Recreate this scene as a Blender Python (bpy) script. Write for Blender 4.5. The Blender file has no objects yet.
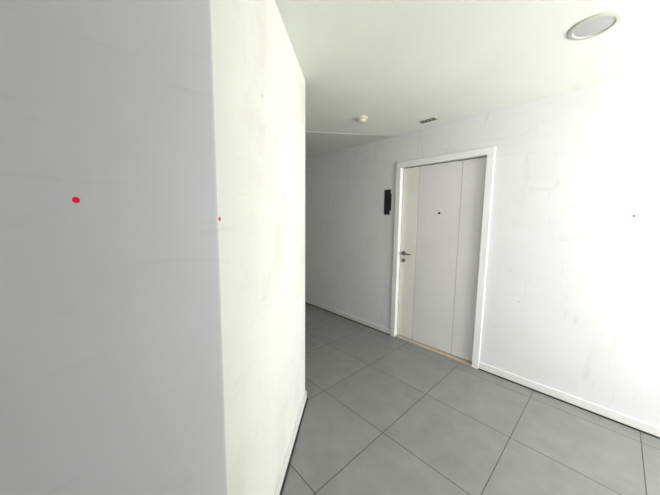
import bpy, bmesh, math
from mathutils import Matrix, Vector
S=bpy.context.scene
S.view_settings.view_transform='Standard'
H=2.41; D=2.767
XL,XR,HD=-1.8225,-0.806,2.10
A=(-0.7576,0.2812); B=(-1.588,1.2316)
CAMH=1.45

# ------------------------------------------------------------ materials
def newmat(name):
    m=bpy.data.materials.new(name);m.use_nodes=True
    nt=m.node_tree;return m,nt,nt.nodes['Principled BSDF']
def simple(name,col,rough=.5,metal=0,bump=0,bscale=60):
    m,nt,b=newmat(name)
    tc=nt.nodes.new('ShaderNodeTexCoord')
    n=nt.nodes.new('ShaderNodeTexNoise');n.inputs['Scale'].default_value=bscale;n.inputs['Detail'].default_value=4
    nt.links.new(tc.outputs['Object'],n.inputs['Vector'])
    r=nt.nodes.new('ShaderNodeValToRGB')
    r.color_ramp.elements[0].position=.3;r.color_ramp.elements[1].position=.7
    r.color_ramp.elements[0].color=(*[c*.94 for c in col],1);r.color_ramp.elements[1].color=(*col,1)
    nt.links.new(n.outputs['Fac'],r.inputs['Fac']);nt.links.new(r.outputs['Color'],b.inputs['Base Color'])
    b.inputs['Roughness'].default_value=rough;b.inputs['Metallic'].default_value=metal
    if bump:
        bp=nt.nodes.new('ShaderNodeBump');bp.inputs['Strength'].default_value=bump;bp.inputs['Distance'].default_value=.002
        nt.links.new(n.outputs['Fac'],bp.inputs['Height']);nt.links.new(bp.outputs['Normal'],b.inputs['Normal'])
    return m
def paint(name,col,stain=(.62,.58,.50),stain_amt=.35,rough=.6,bump=.25,scuff=.35,vert=0.,st=(.56,.74),specks=True):
    m,nt,b=newmat(name);N=nt.nodes;L=nt.links
    tc=N.new('ShaderNodeTexCoord')
    def noise(s,d=4,r=.55,sc=None,dist=0):
        n=N.new('ShaderNodeTexNoise');n.inputs['Scale'].default_value=s;n.inputs['Detail'].default_value=d;n.inputs['Roughness'].default_value=r;n.inputs['Distortion'].default_value=dist
        if sc:
            mp=N.new('ShaderNodeMapping');mp.inputs['Scale'].default_value=sc[:3];mp.inputs['Rotation'].default_value=sc[3:]
            L.new(tc.outputs['Object'],mp.inputs['Vector']);L.new(mp.outputs[0],n.inputs['Vector'])
        else:L.new(tc.outputs['Object'],n.inputs['Vector'])
        return n
    def ramp(src,p0,p1,k=1):
        r=N.new('ShaderNodeMapRange');r.inputs['From Min'].default_value=p0;r.inputs['From Max'].default_value=p1;r.inputs['To Max'].default_value=k
        L.new(src,r.inputs['Value']);return r.outputs['Result']
    def mix(f,a,bc):
        x=N.new('ShaderNodeMix');x.data_type='RGBA';L.new(f,x.inputs[0])
        for i,v in((6,a),(7,bc)):
            if isinstance(v,tuple):x.inputs[i].default_value=(*v,1)
            else:L.new(v,x.inputs[i])
        return x.outputs[2]
    c=mix(ramp(noise(1.6).outputs['Fac'],.35,.65),tuple(q*.95 for q in col),col)
    c=mix(ramp(noise(2.3,6,.65).outputs['Fac'],st[0],st[1],stain_amt),c,stain)
    if scuff:
        if vert:c=mix(ramp(noise(1.3,5,.6,(9,9,1.6,.45,.2,0),.8).outputs['Fac'],.58,.72,vert),c,tuple(q*.72 for q in col))
        c=mix(ramp(noise(2.1,5,.6,(1.5,1.5,9,.3,.25,0),.8).outputs['Fac'],.60,.74,scuff),c,tuple(q*.72 for q in col))
        if specks:
            v=N.new('ShaderNodeTexVoronoi');v.inputs['Scale'].default_value=3.6;L.new(tc.outputs['Object'],v.inputs['Vector'])
            c=mix(ramp(v.outputs['Distance'],.03,.016,.6),c,(.25,.23,.21))
    L.new(c,b.inputs['Base Color']);b.inputs['Roughness'].default_value=rough
    bp=N.new('ShaderNodeBump');bp.inputs['Strength'].default_value=bump;bp.inputs['Distance'].default_value=.004
    n3=noise(7,6,.55);L.new(n3.outputs['Fac'],bp.inputs['Height']);L.new(bp.outputs['Normal'],b.inputs['Normal'])
    return m
M_wall=paint('wall_paint',(.75,.75,.76),stain_amt=.2,scuff=.34,vert=.38,bump=.4)
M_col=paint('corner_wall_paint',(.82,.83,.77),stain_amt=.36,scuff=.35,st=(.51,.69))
M_grey=paint('shaded_wall_tint',(.64,.64,.65),stain_amt=.3,stain=(.66,.64,.59),scuff=.24,st=(.5,.62),specks=False)  # greyer copy of the wall paint; the side face's shade put into colour
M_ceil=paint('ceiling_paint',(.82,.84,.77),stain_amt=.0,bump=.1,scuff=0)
M_ceil2=paint('ceiling_shade_tint',(.66,.67,.62),stain_amt=.0,bump=.1,scuff=0)  # ceiling paint darkened, the shade over the corridor put into the colour
M_base=simple('baseboard_white',(.77,.77,.74),.45,bscale=12)
M_gap=simple('dark_base_strip',(.035,.035,.035),.8)  # dark strip along the floor under the baseboards
M_door=simple('door_white_lacquer',(.73,.72,.71),.42,bscale=3)
M_doorl=simple('door_stile_lit',(.80,.79,.72),.42,bscale=3)  # brighter, warmer copy of the door lacquer; light on the strip painted in
M_frame=simple('door_frame_white',(.84,.84,.83),.4,bscale=5)
M_groove=simple('groove_shade',(.55,.54,.53),.5)
M_metal=simple('brushed_metal',(.25,.23,.22),.3,1)
M_black=simple('black_plastic',(.012,.011,.012),.4)
M_sill=simple('worn_threshold',(.50,.43,.35),.7,bump=.3,bscale=30)
M_red=simple('red_sticker',(.90,.002,.05),.5)
M_pink=simple('pink_sticker',(.90,.10,.10),.5)
M_plastic=simple('cream_plastic',(.72,.69,.52),.4)
M_slat=simple('vent_grey',(.35,.35,.34),.4)
M_ring=simple('lamp_trim',(.54,.54,.47),.4)
M_lens=simple('lamp_diffuser',(.47,.47,.46),.35)
M_alu=simple('window_frame_paint',(.75,.75,.75),.4)

def floor_mat():
    m,nt,b=newmat('grey_floor_tiles');N=nt.nodes;L=nt.links
    tc=N.new('ShaderNodeTexCoord');mp=N.new('ShaderNodeMapping');mp.inputs['Location'].default_value=(.97+6,-1.42+6,0)
    L.new(tc.outputs['Object'],mp.inputs['Vector'])
    br=N.new('ShaderNodeTexBrick');br.offset=0;br.squash=1
    for k,v in(('Scale',1),('Mortar Size',.0028),('Mortar Smooth',.1),('Bias',0),('Brick Width',.6),('Row Height',.6)):br.inputs[k].default_value=v
    br.inputs['Color1'].default_value=(.94,.94,.94,1);br.inputs['Color2'].default_value=(1.0,1.0,1.0,1);br.inputs['Mortar'].default_value=(1,1,1,1)
    L.new(mp.outputs[0],br.inputs['Vector'])
    n=N.new('ShaderNodeTexNoise');n.inputs['Scale'].default_value=6;n.inputs['Detail'].default_value=5;n.inputs['Roughness'].default_value=.6
    L.new(tc.outputs['Object'],n.inputs['Vector'])
    r=N.new('ShaderNodeValToRGB');e=r.color_ramp.elements
    e[0].position=.25;e[0].color=(.205,.203,.198,1);e[1].position=.75;e[1].color=(.268,.265,.257,1)
    L.new(n.outputs['Fac'],r.inputs['Fac'])
    x=N.new('ShaderNodeMix');x.data_type='RGBA';x.blend_type='MULTIPLY';x.inputs[0].default_value=1
    L.new(r.outputs['Color'],x.inputs[6]);L.new(br.outputs['Color'],x.inputs[7])
    y=N.new('ShaderNodeMix');y.data_type='RGBA';L.new(br.outputs['Fac'],y.inputs[0]);L.new(x.outputs[2],y.inputs[6]);y.inputs[7].default_value=(.065,.065,.063,1)
    L.new(y.outputs[2],b.inputs['Base Color'])
    b.inputs['Roughness'].default_value=.33
    bp=N.new('ShaderNodeBump');bp.inputs['Strength'].default_value=.5;bp.inputs['Distance'].default_value=.0015;bp.invert=True
    L.new(br.outputs['Fac'],bp.inputs['Height']);L.new(bp.outputs['Normal'],b.inputs['Normal'])
    return m
M_floor=floor_mat()

# ------------------------------------------------------------ mesh helpers
def obj(name,bm,mat,parent=None,bevel=0,smooth=False,segs=2):
    me=bpy.data.meshes.new(name);bmesh.ops.recalc_face_normals(bm,faces=bm.faces)
    bm.to_mesh(me);bm.free();me.materials.append(mat)
    o=bpy.data.objects.new(name,me);S.collection.objects.link(o)
    if smooth:
        for p in me.polygons:p.use_smooth=True
    if bevel:
        b=o.modifiers.new('bevel','BEVEL');b.width=bevel;b.segments=segs;b.limit_method='ANGLE';b.angle_limit=math.radians(35)
    if parent:o.parent=parent
    return o
def addbox(bm,x0,x1,y0,y1,z0,z1):
    vs=[bm.verts.new(p) for p in((x0,y0,z0),(x1,y0,z0),(x1,y1,z0),(x0,y1,z0),(x0,y0,z1),(x1,y0,z1),(x1,y1,z1),(x0,y1,z1))]
    for f in((0,3,2,1),(4,5,6,7),(0,1,5,4),(1,2,6,5),(2,3,7,6),(3,0,4,7)):bm.faces.new([vs[i] for i in f])
def boxes(name,lst,mat,parent=None,bevel=0):
    bm=bmesh.new()
    for b in lst:addbox(bm,*b)
    return obj(name,bm,mat,parent,bevel)
def prism(name,pts,z0,z1,mat,parent=None,bevel=0,segs=2):
    bm=bmesh.new();a=[bm.verts.new((x,y,z0)) for x,y in pts];c=[bm.verts.new((x,y,z1)) for x,y in pts]
    n=len(pts);bm.faces.new(a[::-1]);bm.faces.new(c)
    for i in range(n):bm.faces.new((a[i],a[(i+1)%n],c[(i+1)%n],c[i]))
    return obj(name,bm,mat,parent,bevel,segs=segs)
def lathe(name,prof,mat,center,axis='Z',parent=None,n=48):
    bm=bmesh.new();rings=[]
    for r,h in prof:
        ring=[]
        for i in range(n):
            t=2*math.pi*i/n;c,s=r*math.cos(t),r*math.sin(t)
            if axis=='Z':p=(c,s,h)
            elif axis=='-Z':p=(c,s,-h)
            elif axis=='-Y':p=(c,-h,s)
            elif axis=='X':p=(h,c,s)
            ring.append(bm.verts.new(Vector(p)+Vector(center)))
        rings.append(ring)
    for a,b in zip(rings,rings[1:]):
        for i in range(n):bm.faces.new((a[i],a[(i+1)%n],b[(i+1)%n],b[i]))
    bm.faces.new(rings[0]);bm.faces.new(rings[-1])
    o=obj(name,bm,mat,parent,0,True)
    e=o.modifiers.new('es','EDGE_SPLIT');e.split_angle=math.radians(35)
    return o
def empty(name,loc=(0,0,0)):
    e=bpy.data.objects.new(name,None);S.collection.objects.link(e);e.empty_display_size=.1
    return e

# ------------------------------------------------------------ shell
XW=1.85; XE=-6.0; YB=-2.6; XB=.5; YC=1.05
boxes('floor',[(XE-.2,XW+.3,YB-.2,D+.3,-.1,0)],M_floor)
boxes('ceiling',[(XE-.2,XW+.3,YB-.2,D+.3,H,H+.12)],M_ceil)
prism('ceiling_shade_sheet',[(-1.86,D),(-2.48,1.91),(-2.99,B[1]),(XE,B[1]),(XE,D)],H-.003,H,M_ceil2)  # thin darker sheet added to draw the shade edge on the ceiling
boxes('wall_door_side_west',[(XE,XL,D,D+.2,0,H)],M_wall)
boxes('wall_door_side_east',[(XR,XW+.2,D,D+.2,0,H)],M_wall)
boxes('wall_door_side_lintel',[(XL,XR,D,D+.2,HD,H)],M_wall)
boxes('wall_door_side_backing',[(XL,XR,D+.125,D+.2,0,HD)],M_wall)
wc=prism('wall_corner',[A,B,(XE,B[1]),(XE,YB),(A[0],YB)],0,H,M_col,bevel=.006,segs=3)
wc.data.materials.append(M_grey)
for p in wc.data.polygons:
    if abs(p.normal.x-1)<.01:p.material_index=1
prism('wall_light_blocker',[(XB,YC),(XB,YB),(XW+.2,YB),(XW+.2,YC)],0,H,M_wall)  # unseen wall block, corner shaped to keep window light off the grey face
boxes('wall_back',[(A[0],XB,YB-.15,YB,0,H)],M_wall)
boxes('wall_far_end',[(XE-.15,XE,B[1],D,0,H)],M_wall)
wy0,wy1,wz0,wz1=YC+.10,D-.12,.55,2.36
boxes('wall_window_side',[(XW,XW+.15,YC,wy0,0,H),(XW,XW+.15,wy1,D,0,H),(XW,XW+.15,wy0,wy1,0,wz0),(XW,XW+.15,wy0,wy1,wz1,H)],M_wall)
w=empty('window_1');t=.05;ym=(wy0+wy1)/2
boxes('frame',[(XW+.04,XW+.1,wy0,wy0+t,wz0,wz1),(XW+.04,XW+.1,wy1-t,wy1,wz0,wz1),(XW+.04,XW+.1,ym-t/2,ym+t/2,wz0+t,wz1-t),(XW+.04,XW+.1,wy0+t,wy1-t,wz0,wz0+t),(XW+.04,XW+.1,wy0+t,wy1-t,wz1-t,wz1)],M_alu,w)

# baseboards
BH=.075;BT=.012
boxes('baseboard_door_side',[(XE,XL,D-BT,D,.010,BH),(XR,XW,D-BT,D,.010,BH)],M_base,bevel=.004)
boxes('trim_1',[(XE,XL,D-BT-.003,D,0,.010),(XR,XW,D-BT-.003,D,0,.010)],M_gap)
def strip(path,tk,z0,z1,name,mat,bevel=0):
    P=[Vector((x,y)) for x,y in path];ns=[]
    for a,b in zip(P,P[1:]):
        d=(b-a).normalized();ns.append(Vector((d.y,-d.x)))
    out=[]
    for i,p in enumerate(P):
        if i==0:o=ns[0]*tk
        elif i==len(P)-1:o=ns[-1]*tk
        else:
            m=(ns[i-1]+ns[i]).normalized();o=m*tk/m.dot(ns[i])
        out.append(p+o)
    pts=[tuple(p) for p in P]+[tuple(p) for p in out[::-1]]
    return prism(name,pts,z0,z1,mat,bevel=bevel)
path=[(A[0],YB),A,B,(XE,B[1])]
strip(path,BT,.010,BH,'baseboard_corner',M_base,.004)
strip(path,BT+.010,0,.010,'trim_2',M_gap)

# ------------------------------------------------------------ door
d=empty('door_1')
CW=.062
boxes('casing',[(XL,XL+CW,D-.018,D+.12,0,HD-CW),(XR-CW,XR,D-.018,D+.12,0,HD-CW),(XL,XR,D-.018,D+.12,HD-CW,HD)],M_frame,d,.004)
LX0,LX1,LZ0,LZ1=XL+CW+.006,XR-CW-.009,.024,HD-CW-.008
LY=D+.036
g=[-1.555,-1.095];gw=.008
boxes('leaf',[(g[0]+gw/2,g[1]-gw/2,LY,LY+.04,LZ0,LZ1),(g[1]+gw/2,LX1,LY,LY+.04,LZ0,LZ1)],M_door,d,.0015)
boxes('lock_stile',[(LX0,g[0]-gw/2,LY,LY+.04,LZ0,LZ1)],M_doorl,d,.0015)
boxes('groove_backs',[(LX0+.02,LX1-.02,LY+.003,LY+.038,LZ0+.001,LZ1-.001)],M_groove,d)
boxes('threshold',[(XL+CW,XR-CW,D-.014,D+.12,0,.016)],M_sill,d,.003)
boxes('gap_strips',[(XL+CW,XR-CW,LY+.012,LY+.03,.0165,LZ0-.0005),(XL+CW,LX0-.0002,LY+.012,LY+.03,.017,LZ1),(LX1+.0002,XR-CW,LY+.012,LY+.03,.017,LZ1),(XL+CW,XR-CW,LY+.012,LY+.03,LZ1+.0002,HD-CW)],M_black,d)  # black strips filling the gap between leaf and casing
hx=LX0+.045;hz=1.045
lathe('handle_rose',[(.026,0),(.026,.006),(.022,.010)],M_metal,(hx,LY,hz),'-Y',d)
cu=bpy.data.curves.new('lever','CURVE');cu.dimensions='3D';cu.bevel_depth=.0085;cu.bevel_resolution=4;cu.use_fill_caps=True
sp=cu.splines.new('POLY');pp=[(hx,LY-.008,hz),(hx,LY-.042,hz),(hx+.006,LY-.05,hz),(hx+.02,LY-.053,hz),(hx+.07,LY-.053,hz),(hx+.115,LY-.05,hz-.002)]
sp.points.add(len(pp)-1)
for q,p in zip(sp.points,pp):q.co=(*p,1)
lv=bpy.data.objects.new('lever',cu);cu.materials.append(M_metal);S.collection.objects.link(lv);lv.parent=d
lathe('lock_rose',[(.024,0),(.024,.007),(.018,.010),(.009,.010),(.008,.016)],M_metal,(hx,LY,hz-.085),'-Y',d)
lathe('peephole',[(.013,0),(.013,.004),(.009,.005)],M_black,(-1.305,LY,1.515),'-Y',d)

# ------------------------------------------------------------ sign, stickers
s=empty('door_sign')
bm=bmesh.new()
x0,x1,z0,z1=-1.985,-1.885,1.50,1.80
pts=[(x0,z0),(x1-.02,z0),(x1-.02,z0+.045),(x1,z0+.045),(x1,z1-.05),(x1-.012,z1-.05),(x1-.012,z1),(x0,z1)]
f=[bm.verts.new((x,D-.006,z)) for x,z in pts];k=[bm.verts.new((x,D,z)) for x,z in pts]
bm.faces.new(f);bm.faces.new(k[::-1])
for i in range(len(pts)):bm.faces.new((f[i],k[i],k[(i+1)%len(pts)],f[(i+1)%len(pts)]))
obj('plate',bm,M_black,s,.001)
def disc(name,c,nrm,rx,rz,mat):
    nrm=Vector(nrm).normalized();u=Vector((0,0,1)).cross(nrm).normalized()
    bm=bmesh.new();n=28
    a=[bm.verts.new(Vector(c)+u*rx*math.cos(2*math.pi*i/n)+Vector((0,0,rz*math.sin(2*math.pi*i/n)))) for i in range(n)]
    b=[bm.verts.new(v.co+nrm*.0012) for v in a]
    bm.faces.new(a);bm.faces.new(b)
    for i in range(n):bm.faces.new((a[i],a[(i+1)%n],b[(i+1)%n],b[i]))
    return obj(name,bm,mat)

# ------------------------------------------------------------ camera
f,pi,ro,ya=268.0186,.1093,.0112,.8186
F=Vector((-math.sin(ya)*math.cos(pi),math.cos(ya)*math.cos(pi),-math.sin(pi)))
R=Vector((math.cos(ya),math.sin(ya),0));U=R.cross(F)
R2=R*math.cos(ro)+U*math.sin(ro);U2=-R*math.sin(ro)+U*math.cos(ro)
C=Vector((0,0,CAMH))
def hitplane(x,y,p,n):
    r=F*f+R2*(x-330)+U2*(247.5-y);n=Vector(n);t=(Vector(p)-C).dot(n)/r.dot(n);return C+r*t
cam=bpy.data.cameras.new('camera');cam.sensor_width=36;cam.lens=f/660*36;cam.clip_start=.02
co=bpy.data.objects.new('camera',cam);S.collection.objects.link(co)
co.matrix_world=Matrix(((R2.x,U2.x,-F.x,C.x),(R2.y,U2.y,-F.y,C.y),(R2.z,U2.z,-F.z,C.z),(0,0,0,1)))
S.camera=co
# marks stuck on the wall surfaces themselves
p1=hitplane(76,200,(A[0],0,0),(1,0,0));p2=hitplane(219.5,219,(A[0],A[1],0),(.754,.659,0));p3=hitplane(634,216,(0,D,0),(0,1,0))
disc('red_dot_sticker',p1,(1,0,0),.006,.0065,M_red)
disc('pink_dot_sticker',p2,(.754,.659,0),.006,.006,M_pink)
disc('red_wall_mark',p3,(0,-1,0),.007,.007,M_red)

# ------------------------------------------------------------ ceiling things
c=empty('ceiling_light')
cx,cy=-.168,1.93
lathe('trim_ring',[(.100,0),(.100,.004),(.094,.008),(.078,.008),(.075,.004),(.075,0)],M_ring,(cx,cy,H),'-Z',c)
lathe('diffuser',[(.075,.0),(.075,.004),(.05,.006),(.02,.007)],M_lens,(cx,cy,H),'-Z',c)
c=empty('smoke_detector');cx,cy=-1.766,2.054
lathe('base',[(.056,0),(.056,.012),(.050,.016)],M_plastic,(cx,cy,H),'-Z',c)
lathe('sensor_head',[(.036,.016),(.040,.024),(.038,.034),(.026,.042),(.010,.044)],M_plastic,(cx,cy,H),'-Z',c)
c=empty('air_vent');vx,vy=-1.355,2.56
boxes('frame',[(vx-.08,vx+.08,vy-.035,vy-.028,H-.006,H),(vx-.08,vx+.08,vy+.028,vy+.035,H-.006,H),(vx-.08,vx-.073,vy-.028,vy+.028,H-.006,H),(vx+.073,vx+.08,vy-.028,vy+.028,H-.006,H)],M_slat,c)
boxes('dark_back',[(vx-.073,vx+.073,vy-.028,vy+.028,H-.002,H)],M_black,c)
boxes('slats',[(vx-.073+.0365*i-.003,vx-.073+.0365*i+.003,vy-.028,vy+.028,H-.005,H-.002) for i in(1,2,3)],M_slat,c)

# ------------------------------------------------------------ light
def area(name,loc,rot,sx,sy,e,col):
    l=bpy.data.lights.new(name,'AREA');l.shape='RECTANGLE';l.size=sx;l.size_y=sy;l.energy=e;l.color=col
    o=bpy.data.objects.new(name,l);S.collection.objects.link(o);o.location=loc;o.rotation_euler=rot;return o
area('window_daylight',(XW+.12,ym,(wz0+wz1)/2),(0,math.radians(90),0),wz1-wz0,wy1-wy0,118,(1,1,.97))
area('passage_fill',(-.1,YB+.05,1.4),(math.radians(90),0,0),1.0,1.6,17,(.98,.98,1))  # added fill lamp at the passage end, no window there; lifts grey face
W=bpy.data.worlds.new('world');S.world=W;W.use_nodes=True
sk=W.node_tree.nodes.new('ShaderNodeTexSky');sk.sky_type='NISHITA';sk.sun_elevation=math.radians(40);sk.sun_disc=False
W.node_tree.links.new(sk.outputs[0],W.node_tree.nodes['Background'].inputs[0]);W.node_tree.nodes['Background'].inputs[1].default_value=.15
